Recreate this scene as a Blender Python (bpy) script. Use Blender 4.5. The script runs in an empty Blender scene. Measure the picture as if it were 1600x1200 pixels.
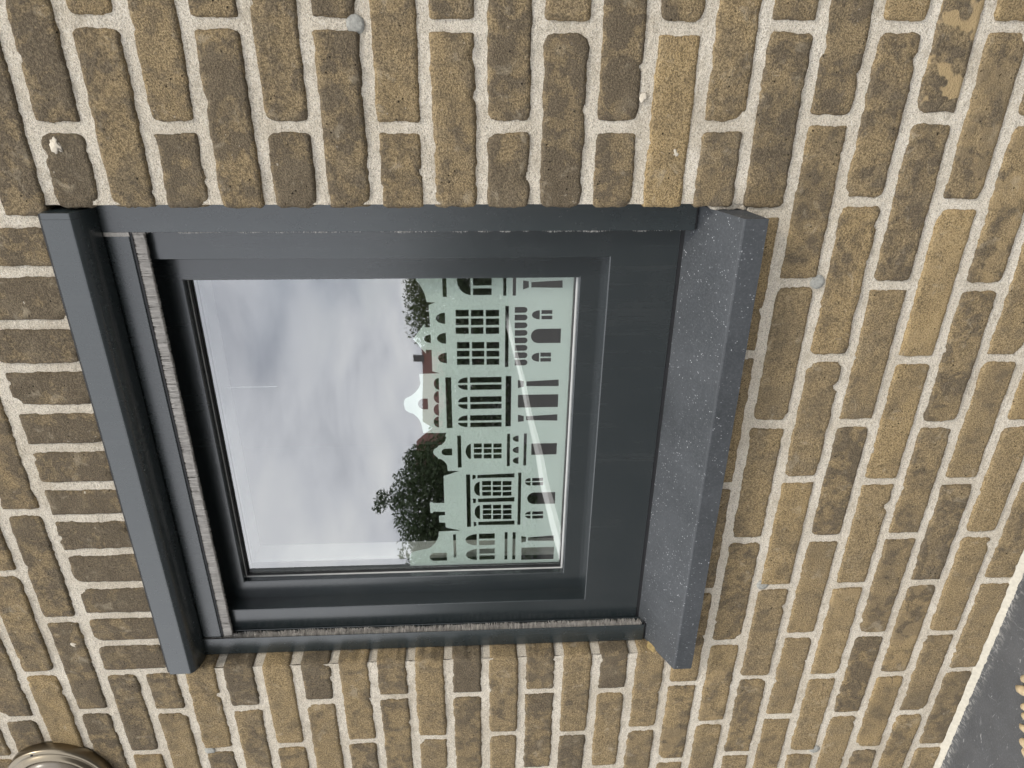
import bpy, bmesh, math, random
import numpy as np
from mathutils import Vector, Matrix, noise
random.seed(11)
sc = bpy.context.scene
COL = sc.collection

# ------------------------------------------------------------------ camera, sky, sun, exposure
# world frame: X along the wall (to the right), Y into the wall, Z up; wall face at y = 0, doorstep at z = 0.
# The photograph was taken with the phone on its side, so the camera is rolled by 90 degrees.
cam_d = bpy.data.cameras.new('camera'); cam = bpy.data.objects.new('camera', cam_d); COL.objects.link(cam)
yaw, pitch, roll = 0.47799, -0.05468, -0.01509
fw = Vector((-math.sin(yaw)*math.cos(pitch), math.cos(yaw)*math.cos(pitch), math.sin(pitch)))
r0 = Vector((math.cos(yaw), math.sin(yaw), 0)); u0 = r0.cross(fw)
rr = r0*math.cos(roll) + u0*math.sin(roll); uu = u0*math.cos(roll) - r0*math.sin(roll)
CAM = Vector((0.6582, -0.9427, 0.9479))
cam.matrix_world = Matrix(((-uu.x, rr.x, -fw.x, CAM.x), (-uu.y, rr.y, -fw.y, CAM.y), (-uu.z, rr.z, -fw.z, CAM.z), (0, 0, 0, 1)))
cam_d.sensor_width = 36.0; cam_d.lens = 36.0*1155/1600; cam_d.clip_start = 0.02; cam_d.clip_end = 3000
sc.camera = cam

SUN_EL, SUN_AZ = math.radians(50), math.radians(128)      # azimuth clockwise from +Y
w = bpy.data.worlds.new('World'); sc.world = w; w.use_nodes = True
nt = w.node_tree; nt.nodes.clear()
def wn(t, **k):
    n = nt.nodes.new(t)
    for a, b in k.items(): setattr(n, a, b)
    return n
out = wn('ShaderNodeOutputWorld'); bg = wn('ShaderNodeBackground'); bg.inputs['Strength'].default_value = 0.12
sky = wn('ShaderNodeTexSky', sky_type='NISHITA', sun_disc=False, sun_elevation=SUN_EL, sun_rotation=SUN_AZ)
tc = wn('ShaderNodeTexCoord')
# clouds lie on a flat layer: project the direction onto it
sep = wn('ShaderNodeSeparateXYZ'); nt.links.new(tc.outputs['Generated'], sep.inputs[0])
zz = wn('ShaderNodeMath', operation='ADD'); nt.links.new(sep.outputs['Z'], zz.inputs[0]); zz.inputs[1].default_value = 0.22
zm = wn('ShaderNodeMath', operation='MAXIMUM'); nt.links.new(zz.outputs[0], zm.inputs[0]); zm.inputs[1].default_value = 0.1
dv = wn('ShaderNodeVectorMath', operation='DIVIDE'); nt.links.new(tc.outputs['Generated'], dv.inputs[0])
cb = wn('ShaderNodeCombineXYZ'); [nt.links.new(zm.outputs[0], cb.inputs[i]) for i in range(3)]
nt.links.new(cb.outputs[0], dv.inputs[1])
n1 = wn('ShaderNodeTexNoise'); n1.inputs['Scale'].default_value = 2.1; n1.inputs['Detail'].default_value = 6; n1.inputs['Roughness'].default_value = 0.52; n1.inputs['Distortion'].default_value = 0.25
nt.links.new(dv.outputs[0], n1.inputs['Vector'])
ramp = wn('ShaderNodeValToRGB'); nt.links.new(n1.outputs['Fac'], ramp.inputs[0])
e = ramp.color_ramp.elements
e[0].position = 0.30; e[0].color = (0.52, 0.535, 0.59, 1); e[1].position = 0.70; e[1].color = (1.0, 1.0, 1.0, 1)
m1 = ramp.color_ramp.elements.new(0.50); m1.color = (0.82, 0.83, 0.87, 1)
n2 = wn('ShaderNodeTexNoise'); n2.inputs['Scale'].default_value = 0.9; n2.inputs['Detail'].default_value = 3
nt.links.new(dv.outputs[0], n2.inputs['Vector'])
cov = wn('ShaderNodeMapRange'); nt.links.new(n2.outputs['Fac'], cov.inputs[0])
cov.inputs['From Min'].default_value = 0.30; cov.inputs['From Max'].default_value = 0.42; cov.inputs['To Min'].default_value = 0.72; cov.inputs['To Max'].default_value = 0.97
gain = wn('ShaderNodeVectorMath', operation='SCALE'); nt.links.new(ramp.outputs[0], gain.inputs[0]); gain.inputs['Scale'].default_value = 14.5
mx = wn('ShaderNodeMixRGB'); nt.links.new(cov.outputs[0], mx.inputs[0]); nt.links.new(sky.outputs[0], mx.inputs[1]); nt.links.new(gain.outputs[0], mx.inputs[2])
nt.links.new(mx.outputs[0], bg.inputs['Color']); nt.links.new(bg.outputs[0], out.inputs[0])

sd = bpy.data.lights.new('sun', 'SUN'); sd.energy = 1.4; sd.angle = math.radians(11); sd.color = (1.0, 0.93, 0.82)
sun = bpy.data.objects.new('sun', sd); COL.objects.link(sun)
sdir = Vector((math.sin(SUN_AZ)*math.cos(SUN_EL), math.cos(SUN_AZ)*math.cos(SUN_EL), math.sin(SUN_EL)))
sun.rotation_euler = sdir.to_track_quat('Z', 'Y').to_euler(); sun.location = sdir*20

sc.view_settings.view_transform = 'Standard'; sc.view_settings.look = 'None'
sc.view_settings.exposure = 0.36; sc.view_settings.gamma = 1.0; sc.view_settings.use_curve_mapping = False
sc.render.engine = 'CYCLES'
sc.cycles.max_bounces = 6; sc.cycles.diffuse_bounces = 3; sc.cycles.glossy_bounces = 3; sc.cycles.adaptive_threshold = 0.02; sc.cycles.transparent_max_bounces = 16

# ------------------------------------------------------------------ helpers
def mesh_obj(name, verts, faces, mat, parent=None, smooth=False, tint=None):
    me = bpy.data.meshes.new(name); me.from_pydata([tuple(v) for v in verts], [], faces)
    me.validate(); me.update()
    if mat: me.materials.append(mat)
    if smooth: me.polygons.foreach_set('use_smooth', [True]*len(me.polygons))
    if tint is not None:
        a = me.color_attributes.new('tint', 'FLOAT_COLOR', 'POINT')
        if isinstance(tint[0], (int, float)): tint = [tint]*len(me.vertices)
        a.data.foreach_set('color', np.array(tint, dtype=np.float32).ravel())
    o = bpy.data.objects.new(name, me); COL.objects.link(o); o.parent = parent
    return o
def bm_obj(name, bm, mat, parent=None, smooth=False):
    me = bpy.data.meshes.new(name); bm.to_mesh(me); bm.free()
    if mat: me.materials.append(mat)
    if smooth: me.polygons.foreach_set('use_smooth', [True]*len(me.polygons))
    o = bpy.data.objects.new(name, me); COL.objects.link(o); o.parent = parent
    return o
def tag(o, label=None, cat=None, group=None, kind=None):
    if label: o['label'] = label
    if cat: o['category'] = cat
    if group: o['group'] = group
    if kind: o['kind'] = kind
    return o
def empty(name, loc=(0, 0, 0)):
    o = bpy.data.objects.new(name, None); COL.objects.link(o); o.location = loc; o.empty_display_size = 0.05
    return o
def box(bm, x0, x1, y0, y1, z0, z1, bevel=0.0, seg=2):
    M = Matrix.Translation(((x0+x1)/2, (y0+y1)/2, (z0+z1)/2)) @ Matrix.Diagonal((x1-x0, y1-y0, z1-z0, 1))
    g = bmesh.ops.create_cube(bm, size=1, matrix=M)
    if bevel:
        es = set(e for v in g['verts'] for e in v.link_edges)
        bmesh.ops.bevel(bm, geom=list(es), offset=bevel, segments=seg, affect='EDGES', profile=0.5)
def box_obj(name, x0, x1, y0, y1, z0, z1, mat, parent=None, bevel=0.0):
    bm = bmesh.new(); box(bm, x0, x1, y0, y1, z0, z1, bevel); return bm_obj(name, bm, mat, parent)
def child_of_empty(o, e):                                   # keep world coordinates under an Empty that is not at the origin
    o.parent = e; o.matrix_parent_inverse = Matrix.Translation(-Vector(e.location)); return o
def prism_x(name, prof, x0, x1, mat, parent=None, smooth=False, mitre=0.0):
    """profile in (y,z), extruded along x"""
    n = len(prof); v = [(x0, y, z) for y, z in prof] + [(x1, y, z) for y, z in prof]
    f = [(i, (i+1) % n, n+(i+1) % n, n+i) for i in range(n)] + [tuple(range(n))[::-1], tuple(range(n, 2*n))]
    o = mesh_obj(name, v, f, mat, parent); bm = bmesh.new(); bm.from_mesh(o.data); bmesh.ops.recalc_face_normals(bm, faces=bm.faces); bm.to_mesh(o.data); bm.free()
    return o

# ------------------------------------------------------------------ materials
def new_mat(name):
    m = bpy.data.materials.new(name); m.use_nodes = True; t = m.node_tree; t.nodes.clear()
    o = t.nodes.new('ShaderNodeOutputMaterial'); b = t.nodes.new('ShaderNodeBsdfPrincipled'); t.links.new(b.outputs[0], o.inputs[0])
    return m, t, b
class NT:
    def __init__(s, t): s.t = t; s.pos = None
    def n(s, typ, **k):
        x = s.t.nodes.new(typ)
        for a, b in k.items(): setattr(x, a, b)
        return x
    def l(s, a, b): s.t.links.new(a, b)
    def P(s):
        if s.pos is None: s.pos = s.n('ShaderNodeNewGeometry').outputs['Position']
        return s.pos
    def P_y(s):
        x = s.n('ShaderNodeSeparateXYZ'); s.l(s.P(), x.inputs[0]); return x.outputs[1]
    def scaled(s, vec):
        m = s.n('ShaderNodeMapping'); m.inputs['Scale'].default_value = vec; s.l(s.P(), m.inputs[0]); return m.outputs[0]
    def noise(s, scale, detail=4, rough=0.55, dist=0.0, vec=None, out='Fac'):
        x = s.n('ShaderNodeTexNoise'); x.inputs['Scale'].default_value = scale; x.inputs['Detail'].default_value = detail
        x.inputs['Roughness'].default_value = rough; x.inputs['Distortion'].default_value = dist
        s.l(vec or s.P(), x.inputs['Vector']); return x.outputs[out]
    def distort(s, V, scale, amt):
        x = s.n('ShaderNodeTexNoise'); x.inputs['Scale'].default_value = scale; x.inputs['Detail'].default_value = 2; s.l(V, x.inputs['Vector'])
        m = s.n('ShaderNodeVectorMath', operation='SCALE'); s.l(x.outputs['Color'], m.inputs[0]); m.inputs['Scale'].default_value = amt
        y = s.n('ShaderNodeVectorMath', operation='ADD'); s.l(V, y.inputs[0]); s.l(m.outputs[0], y.inputs[1]); return y.outputs[0]
    def voro(s, scale, feature='F1', vec=None, out='Distance', rnd=1.0):
        x = s.n('ShaderNodeTexVoronoi', feature=feature); x.inputs['Scale'].default_value = scale; x.inputs['Randomness'].default_value = rnd
        s.l(vec or s.P(), x.inputs['Vector']); return x.outputs[out]
    def mr(s, v, a, b, c=0.0, d=1.0):
        x = s.n('ShaderNodeMapRange'); s.l(v, x.inputs[0])
        for i, q in zip(('From Min', 'From Max', 'To Min', 'To Max'), (a, b, c, d)): x.inputs[i].default_value = q
        return x.outputs[0]
    def math(s, op, a, b=None):
        x = s.n('ShaderNodeMath', operation=op)
        for i, q in enumerate((a, b)):
            if q is None: continue
            if isinstance(q, (int, float)): x.inputs[i].default_value = q
            else: s.l(q, x.inputs[i])
        return x.outputs[0]
    def mix(s, f, a, b, blend='MIX'):
        x = s.n('ShaderNodeMixRGB', blend_type=blend)
        for i, q in enumerate((f, a, b)):
            if isinstance(q, (int, float)): x.inputs[i].default_value = q
            elif isinstance(q, tuple): x.inputs[i].default_value = q + (1,) if len(q) == 3 else q
            else: s.l(q, x.inputs[i])
        return x.outputs[0]
    def bump(s, h, strength, dist, prev=None):
        x = s.n('ShaderNodeBump'); x.inputs['Strength'].default_value = strength; x.inputs['Distance'].default_value = dist
        s.l(h, x.inputs['Height'])
        if prev is not None: s.l(prev, x.inputs['Normal'])
        return x.outputs[0]

def mat_brick():
    m, t, b = new_mat('brick'); N = NT(t)
    at = N.n('ShaderNodeAttribute', attribute_name='tint'); sp = N.n('ShaderNodeSeparateColor'); N.l(at.outputs['Color'], sp.inputs[0])
    dark, ochre, rnd = sp.outputs[0], sp.outputs[1], sp.outputs[2]; pale = at.outputs['Alpha']
    # every brick gets its own piece of the pattern
    off = N.n('ShaderNodeCombineXYZ'); k = N.math('MULTIPLY', rnd, 37.0); N.l(k, off.inputs[0]); N.l(k, off.inputs[2]); N.l(k, off.inputs[1])
    va = N.n('ShaderNodeVectorMath', operation='ADD'); N.l(N.P(), va.inputs[0]); N.l(off.outputs[0], va.inputs[1]); V = va.outputs[0]
    big = N.noise(15, 3, 0.6, 0.8, V); mid = N.noise(48, 4, 0.68, 0.4, V); fine = N.noise(470, 2, 0.7, 0, V); tiny = N.noise(1000, 1, 0.6, 0, V)
    base = N.mix(N.mr(big, 0.36, 0.64), (0.285, 0.215, 0.120), (0.420, 0.312, 0.168))
    base = N.mix(N.math('MULTIPLY', ochre, N.mr(mid, 0.38, 0.60, 0.30, 1.0)), base, (0.535, 0.380, 0.175))
    # grey and brown fire marks
    dk = N.math('ADD', N.math('MULTIPLY', N.mr(big, 0.44, 0.60), 0.75), N.math('MULTIPLY', N.mr(mid, 0.45, 0.60), 0.80))
    dkf = N.math('MINIMUM', N.math('MULTIPLY', N.math('ADD', dk, N.math('MULTIPLY', dark, 0.45)), N.math('ADD', N.math('MULTIPLY', dark, 0.95), 0.30)), 0.90)
    base = N.mix(dkf, base, N.mix(mid, (0.080, 0.067, 0.050), (0.160, 0.130, 0.092)))
    gry = N.math('MULTIPLY', N.mr(N.noise(21, 2, 0.6, 0.0, V), 0.54, 0.66, 0, 0.55), N.math('SUBTRACT', 1.1, ochre))
    base = N.mix(gry, base, (0.225, 0.182, 0.122))
    # sand grain
    base = N.mix(N.mr(fine, 0.51, 0.59, 0, 0.62), base, (0.080, 0.062, 0.040))
    base = N.mix(N.math('MULTIPLY', N.mr(fine, 0.475, 0.36, 0, 0.60), N.math('SUBTRACT', 1.0, N.math('MULTIPLY', dkf, 0.75))), base, (0.50, 0.39, 0.23))
    base = N.mix(N.mr(tiny, 0.53, 0.63, 0, 0.55), base, (0.060, 0.046, 0.032))
    pits = N.mr(N.voro(95, vec=V), 0.13, 0.05); pm = N.math('MULTIPLY', pits, N.mr(N.noise(30, 2, 0.5, 0, V), 0.52, 0.57))
    base = N.mix(N.math('MULTIPLY', pm, 0.9), base, (0.022, 0.018, 0.014))
    # run-down soot and lime bloom
    base = N.mix(N.mr(N.noise(5, 3, 0.65, 0.0), 0.54, 0.70, 0, 0.40), base, (0.10, 0.085, 0.062))
    base = N.mix(N.mr(N.noise(33, 3, 0.7, 0.6, V), 0.60, 0.72, 0, 0.35), base, (0.50, 0.43, 0.31))
    # pale skin left on a few bricks, crumbs of mortar
    pl = N.math('MULTIPLY', pale, N.mr(N.noise(30, 2, 0.5, 0.1, V), 0.52, 0.55))
    base = N.mix(N.math('MULTIPLY', pl, 0.8), base, (0.46, 0.34, 0.18))
    crumb = N.math('MULTIPLY', N.mr(N.noise(190, 2, 0.5, 0, V), 0.70, 0.75), N.mr(N.noise(13, 2, 0.5, 0, V), 0.56, 0.66))
    base = N.mix(N.math('MULTIPLY', crumb, 0.6), base, (0.56, 0.50, 0.40))
    N.l(base, b.inputs['Base Color']); b.inputs['Roughness'].default_value = 0.93; b.inputs['Specular IOR Level'].default_value = 0.2
    h = N.math('ADD', N.math('MULTIPLY', fine, 0.6), N.math('ADD', mid, N.math('MULTIPLY', tiny, 0.35)))
    h = N.math('SUBTRACT', h, N.math('MULTIPLY', pm, 1.2))
    n = N.bump(h, 1.0, 0.0030)
    N.l(n, b.inputs['Normal'])
    return m
def mat_mortar():
    m, t, b = new_mat('mortar'); N = NT(t)
    big = N.noise(9, 4); fine = N.noise(480, 3, 0.75); tiny = N.noise(1100, 2, 0.6); mid = N.noise(110, 3, 0.65)
    c = N.mix(N.mr(big, 0.35, 0.65), (0.72, 0.640, 0.505), (0.88, 0.805, 0.670))
    c = N.mix(N.mr(fine, 0.54, 0.63, 0, 0.60), c, (0.26, 0.215, 0.165))
    c = N.mix(N.mr(tiny, 0.54, 0.62, 0, 0.60), c, (0.20, 0.165, 0.125))
    c = N.mix(N.mr(fine, 0.46, 0.36, 0, 0.6), c, (0.90, 0.86, 0.78))
    c = N.mix(N.mr(N.noise(40, 3, 0.65, 0.0), 0.55, 0.70, 0, 0.45), c, (0.42, 0.36, 0.265))
    c = N.mix(N.mr(N.noise(4, 3, 0.6, 0.0), 0.54, 0.70, 0, 0.30), c, (0.40, 0.335, 0.24))
    N.l(c, b.inputs['Base Color']); b.inputs['Roughness'].default_value = 0.95; b.inputs['Specular IOR Level'].default_value = 0.15
    h = N.math('ADD', N.math('MULTIPLY', fine, 0.8), N.math('ADD', mid, N.math('MULTIPLY', tiny, 0.4)))
    N.l(N.bump(h, 1.0, 0.0034), b.inputs['Normal'])
    return m
def mat_alu(name='anthracite_powder_coat', c=(0.021, 0.029, 0.031), rough=0.26):
    m, t, b = new_mat(name); N = NT(t)
    dust = N.math('ADD', N.mr(N.noise(14, 6, 0.7), 0.40, 0.75), N.mr(N.noise(30, 5, 0.7, 0.3, N.scaled((3.0, 3.0, 0.12))), 0.52, 0.75, 0, 1.2))
    N.l(N.mix(N.math('MULTIPLY', dust, 0.05), c, (0.16, 0.155, 0.145)), b.inputs['Base Color'])
    N.l(N.mr(N.noise(60, 5, 0.6), 0.3, 0.7, rough-0.01, rough+0.02), b.inputs['Roughness'])
    N.l(N.bump(N.noise(1500, 2, 0.5), 0.08, 0.0003), b.inputs['Normal'])
    b.inputs['IOR'].default_value = 1.76
    return m
def mat_plain(name, c, rough=0.6, metal=0.0, var=0.0, scale=30, bump=0.0):
    m, t, b = new_mat(name); N = NT(t)
    k = N.mr(N.noise(scale, 5, 0.6), 0.3, 0.7, 1-var, 1+var)
    x = N.n('ShaderNodeVectorMath', operation='SCALE'); x.inputs[0].default_value = c; N.l(k, x.inputs['Scale']); N.l(x.outputs[0], b.inputs['Base Color'])
    b.inputs['Roughness'].default_value = rough; b.inputs['Metallic'].default_value = metal
    if bump: N.l(N.bump(N.noise(scale*4, 4, 0.6), 0.8, bump), b.inputs['Normal'])
    return m
def mat_bluestone(name, c0, c1, speck, scratch=0.0, rough=0.55):
    m, t, b = new_mat(name); N = NT(t)
    c = N.mix(N.mr(N.noise(7, 6, 0.65, 0.4), 0.32, 0.68), c0, c1)
    c = N.mix(N.mr(N.noise(320, 3, 0.7), 0.45, 0.75, 0, 0.45), c, tuple(q*1.7 for q in c1))
    cl = N.mr(N.noise(22, 3), 0.38, 0.66)                                         # fossil flecks come in drifts
    v1 = N.mr(N.voro(260, vec=N.scaled((1.0, 1.0, 0.7))), 0.26, 0.16); r1 = N.mr(N.noise(130, 1), 0.50, 0.60)
    c = N.mix(N.math('MULTIPLY', N.math('MULTIPLY', v1, r1), N.math('MULTIPLY', N.math('ADD', cl, 0.25), speck)), c, (0.62, 0.63, 0.65))
    v2 = N.mr(N.voro(110, vec=N.scaled((0.55, 1.2, 1.0))), 0.10, 0.06); r2 = N.mr(N.noise(70, 1), 0.52, 0.58)
    c = N.mix(N.math('MULTIPLY', N.math('MULTIPLY', v2, r2), speck), c, (0.66, 0.67, 0.68))
    if scratch:
        py = N.P_y(); near = N.math('MULTIPLY', N.mr(py, -0.030, -0.012), N.mr(N.noise(140, 5, 0.75, 0.8, N.scaled((1.0, 0.5, 1.0))), 0.50, 0.62))
        c = N.mix(N.math('MULTIPLY', near, 0.7), c, (0.50, 0.49, 0.46))
        s1 = N.mr(N.noise(9, 4, 0.6, 2.5, N.scaled((3.0, 9.0, 1.0))), 0.66, 0.72)
        c = N.mix(N.math('MULTIPLY', s1, scratch), c, (0.55, 0.55, 0.54))
        s2 = N.mr(N.noise(30, 5, 0.7, 1.0), 0.62, 0.72)
        c = N.mix(N.math('MULTIPLY', s2, scratch*0.7), c, (0.42, 0.42, 0.42))
    N.l(c, b.inputs['Base Color'])
    N.l(N.mr(N.noise(30, 4), 0.3, 0.7, rough-0.08, rough+0.12), b.inputs['Roughness'])
    N.l(N.bump(N.noise(500, 4, 0.7), 0.5, 0.0006), b.inputs['Normal'])
    return m
def mat_glass():
    m = bpy.data.materials.new('coated_glass'); m.use_nodes = True; t = m.node_tree; t.nodes.clear(); N = NT(t)
    o = N.n('ShaderNodeOutputMaterial'); tr = N.n('ShaderNodeBsdfTransparent'); tr.inputs[0].default_value = (0.955, 0.975, 0.962, 1)
    gl = N.n('ShaderNodeBsdfGlossy'); gl.inputs['Roughness'].default_value = 0.012; gl.inputs['Color'].default_value = (0.97, 0.985, 1.0, 1)
    # panes are never quite flat: far things bend a little in them
    N.l(N.bump(N.noise(6.0, 1, 0.4), 0.10, 0.004), gl.inputs['Normal'])
    lw = N.n('ShaderNodeLayerWeight'); lw.inputs['Blend'].default_value = 0.5
    f = N.math('ADD', N.math('MULTIPLY', N.math('POWER', lw.outputs['Facing'], 4.0), 0.6), GLASS_R)
    f = N.math('MULTIPLY', f, N.mr(N.P_y(), YG+0.002, YG+0.004, 1.0, 0.12))
    mx = N.n('ShaderNodeMixShader'); N.l(f, mx.inputs[0]); N.l(tr.outputs[0], mx.inputs[1]); N.l(gl.outputs[0], mx.inputs[2]); N.l(mx.outputs[0], o.inputs[0])
    return m
GLASS_R = 0.265; YG = 0.096
def mat_film():
    m = bpy.data.materials.new('frosted_film'); m.use_nodes = True; t = m.node_tree; t.nodes.clear(); N = NT(t)
    o = N.n('ShaderNodeOutputMaterial'); df = N.n('ShaderNodeBsdfDiffuse'); tl = N.n('ShaderNodeBsdfTranslucent')
    c = N.mix(N.mr(N.noise(5, 4, 0.6), 0.3, 0.7), (0.83, 0.91, 0.86), (0.89, 0.95, 0.91))
    N.l(c, df.inputs[0]); tl.inputs[0].default_value = (0.6, 0.7, 0.64, 1)
    mx = N.n('ShaderNodeMixShader'); mx.inputs[0].default_value = 0.25; N.l(df.outputs[0], mx.inputs[1]); N.l(tl.outputs[0], mx.inputs[2]); N.l(mx.outputs[0], o.inputs[0])
    return m
def mat_leaf(name, c0, c1):
    m = bpy.data.materials.new(name); m.use_nodes = True; t = m.node_tree; t.nodes.clear(); N = NT(t)
    o = N.n('ShaderNodeOutputMaterial'); df = N.n('ShaderNodeBsdfPrincipled'); tl = N.n('ShaderNodeBsdfTranslucent')
    c = N.mix(N.noise(7, 3), c0, c1); N.l(c, df.inputs['Base Color']); df.inputs['Roughness'].default_value = 0.5; N.l(c, tl.inputs[0])
    mx = N.n('ShaderNodeMixShader'); mx.inputs[0].default_value = 0.3; N.l(df.outputs[0], mx.inputs[1]); N.l(tl.outputs[0], mx.inputs[2]); N.l(mx.outputs[0], o.inputs[0])
    return m
M_BRICK = mat_brick(); M_MORTAR = mat_mortar(); M_ALU = mat_alu(); M_FRAME = mat_alu('anthracite_frame', (0.019, 0.025, 0.027), 0.22)
M_BLACK = mat_plain('black_rubber', (0.012, 0.012, 0.013), 0.55, 0, 0.2)
M_SPACER = mat_plain('aluminium_spacer', (0.62, 0.60, 0.56), 0.28, 1.0, 0.05)
def mat_brush():
    m, t, b = new_mat('grey_bristles'); N = NT(t)
    at = N.n('ShaderNodeAttribute', attribute_name='tint'); sp = N.n('ShaderNodeSeparateColor'); N.l(at.outputs['Color'], sp.inputs[0])
    N.l(N.mix(sp.outputs[0], (0.10, 0.09, 0.08), (0.72, 0.68, 0.62)), b.inputs['Base Color']); b.inputs['Roughness'].default_value = 0.8
    return m
M_BRUSH = mat_brush()
M_SILL = mat_bluestone('bluestone_sill', (0.034, 0.038, 0.041), (0.062, 0.067, 0.072), 0.55)
M_STEP = mat_bluestone('dark_stone', (0.062, 0.065, 0.068), (0.095, 0.098, 0.102), 0.12, 0.5)
M_STEEL = mat_plain('brushed_steel', (0.24, 0.205, 0.15), 0.30, 1.0, 0.06, 80)
M_GLASS = mat_glass(); M_FILM = mat_film()
M_PLASTER = mat_plain('white_plaster', (0.72, 0.71, 0.68), 0.8, 0, 0.05, 6)
# ------------------------------------------------------------------ brick wall
HC = 0.0665                                    # course height
XL, XR, ZT, ZB = -0.376, 0.424, 1.478, 0.585   # window opening
HB, HH = 0.0072, 0.0062                        # half joints
def in_frame(x, y, z, pad=6):
    d = Vector((x, y, z)) - CAM; wv = d.dot(fw)
    if wv < 0.05: return False
    px = 800 - 1155*d.dot(uu)/wv; py = 600 - 1155*d.dot(rr)/wv
    return -pad < px < 1600+pad and -pad < py < 1200+pad
rng = np.random.default_rng(5)
def brick_mesh(hx, hz, nu, nv, seed, roll=0.005, rc=0.008, amp=0.0017):
    """rounded, slightly ragged face of a hand-formed brick with its sides; local coordinates, face near y=0"""
    def axis(h, n):
        t = np.linspace(-1, 1, n-3); e = 0.0022/h; e2 = 0.006/h
        return sorted(set(list(np.round(t[1:-1]*(1-e2*1.6), 6)) + [-1, -1+e, -1+e2, 1-e2, 1-e, 1]))
    us, vs = axis(hx, nu), axis(hz, nv); nu, nv = len(us)-1, len(vs)-1
    V = []; s = seed*3.71
    chips = [(random.choice((-1, 1)), random.choice((-1, 1)), random.uniform(0.006, 0.015)) for _ in range(1 if random.random() < 0.4 else 0)]
    chips += [(random.uniform(-1, 1), random.choice((-1, 1)), random.uniform(0.003, 0.008)) for _ in range(random.choice((0, 0, 1, 1, 2)))]
    tx, tz, p0 = random.uniform(-.005, .005), random.uniform(-.012, .012), random.uniform(-0.0026, -0.0008)
    for v in vs:
        for u in us:
            x, z = u*hx, v*hz
            ax, az = abs(x)-(hx-rc), abs(z)-(hz-rc)
            if ax > 0 and az > 0:
                a, b = ax/rc, az/rc
                x = math.copysign(hx-rc+rc*a*math.sqrt(1-b*b/2), x); z = math.copysign(hz-rc+rc*b*math.sqrt(1-a*a/2), z)
            d = min(hx-abs(u*hx), hz-abs(v*hz))
            wgt = max(0.0, 1-d/0.012)
            nx = noise.noise((x*60+s, z*60, s)) + 0.55*noise.noise((x*190, z*190+s, s)) + 0.42*noise.noise((x*420, z*420, s))
            nz = noise.noise((x*60, z*60+s, s+7)) + 0.55*noise.noise((x*190+s, z*190, s+7)) + 0.42*noise.noise((x*420, z*420, s+7))
            y = p0 + tx*x + tz*z
            if d < roll: y += roll*0.9*(1-math.sqrt(max(0, 1-(1-d/roll)**2)))
            y += 0.0007*noise.noise((x*25+s, z*25, s)) + 0.0004*noise.noise((x*90+s, z*90, s))
            for cx_, cz_, cr in chips:
                q = math.hypot(x-cx_*hx, z-cz_*hz)
                if q < cr: y += 0.006*(1-q/cr)**0.5
            V.append((x + amp*nx*wgt, y, z + amp*nz*wgt))
    F = []; n = nu+1
    for j in range(nv):
        for i in range(nu):
            a = j*n+i; F.append((a, a+1, a+n+1, a+n))
    loop = [i for i in range(n)] + [j*n+nu for j in range(1, nv+1)] + [nv*n+i for i in range(nu-1, -1, -1)] + [j*n for j in range(nv-1, 0, -1)]
    L = len(loop)
    for y1 in (0.018, 0.098):
        st = len(V)
        for q in loop:
            x, y, z = V[q]; k = 1.0 if y1 < 0.05 else 0.999
            V.append((x*k + 0.0006*noise.noise((x*90, s, z*90)), y1, z*k + 0.0006*noise.noise((x*90, z*90, s))))
        new = list(range(st, st+L))
        for i in range(L): F.append((loop[i], new[i], new[(i+1) % L], loop[(i+1) % L]))
        loop = new
    return V, F

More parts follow.
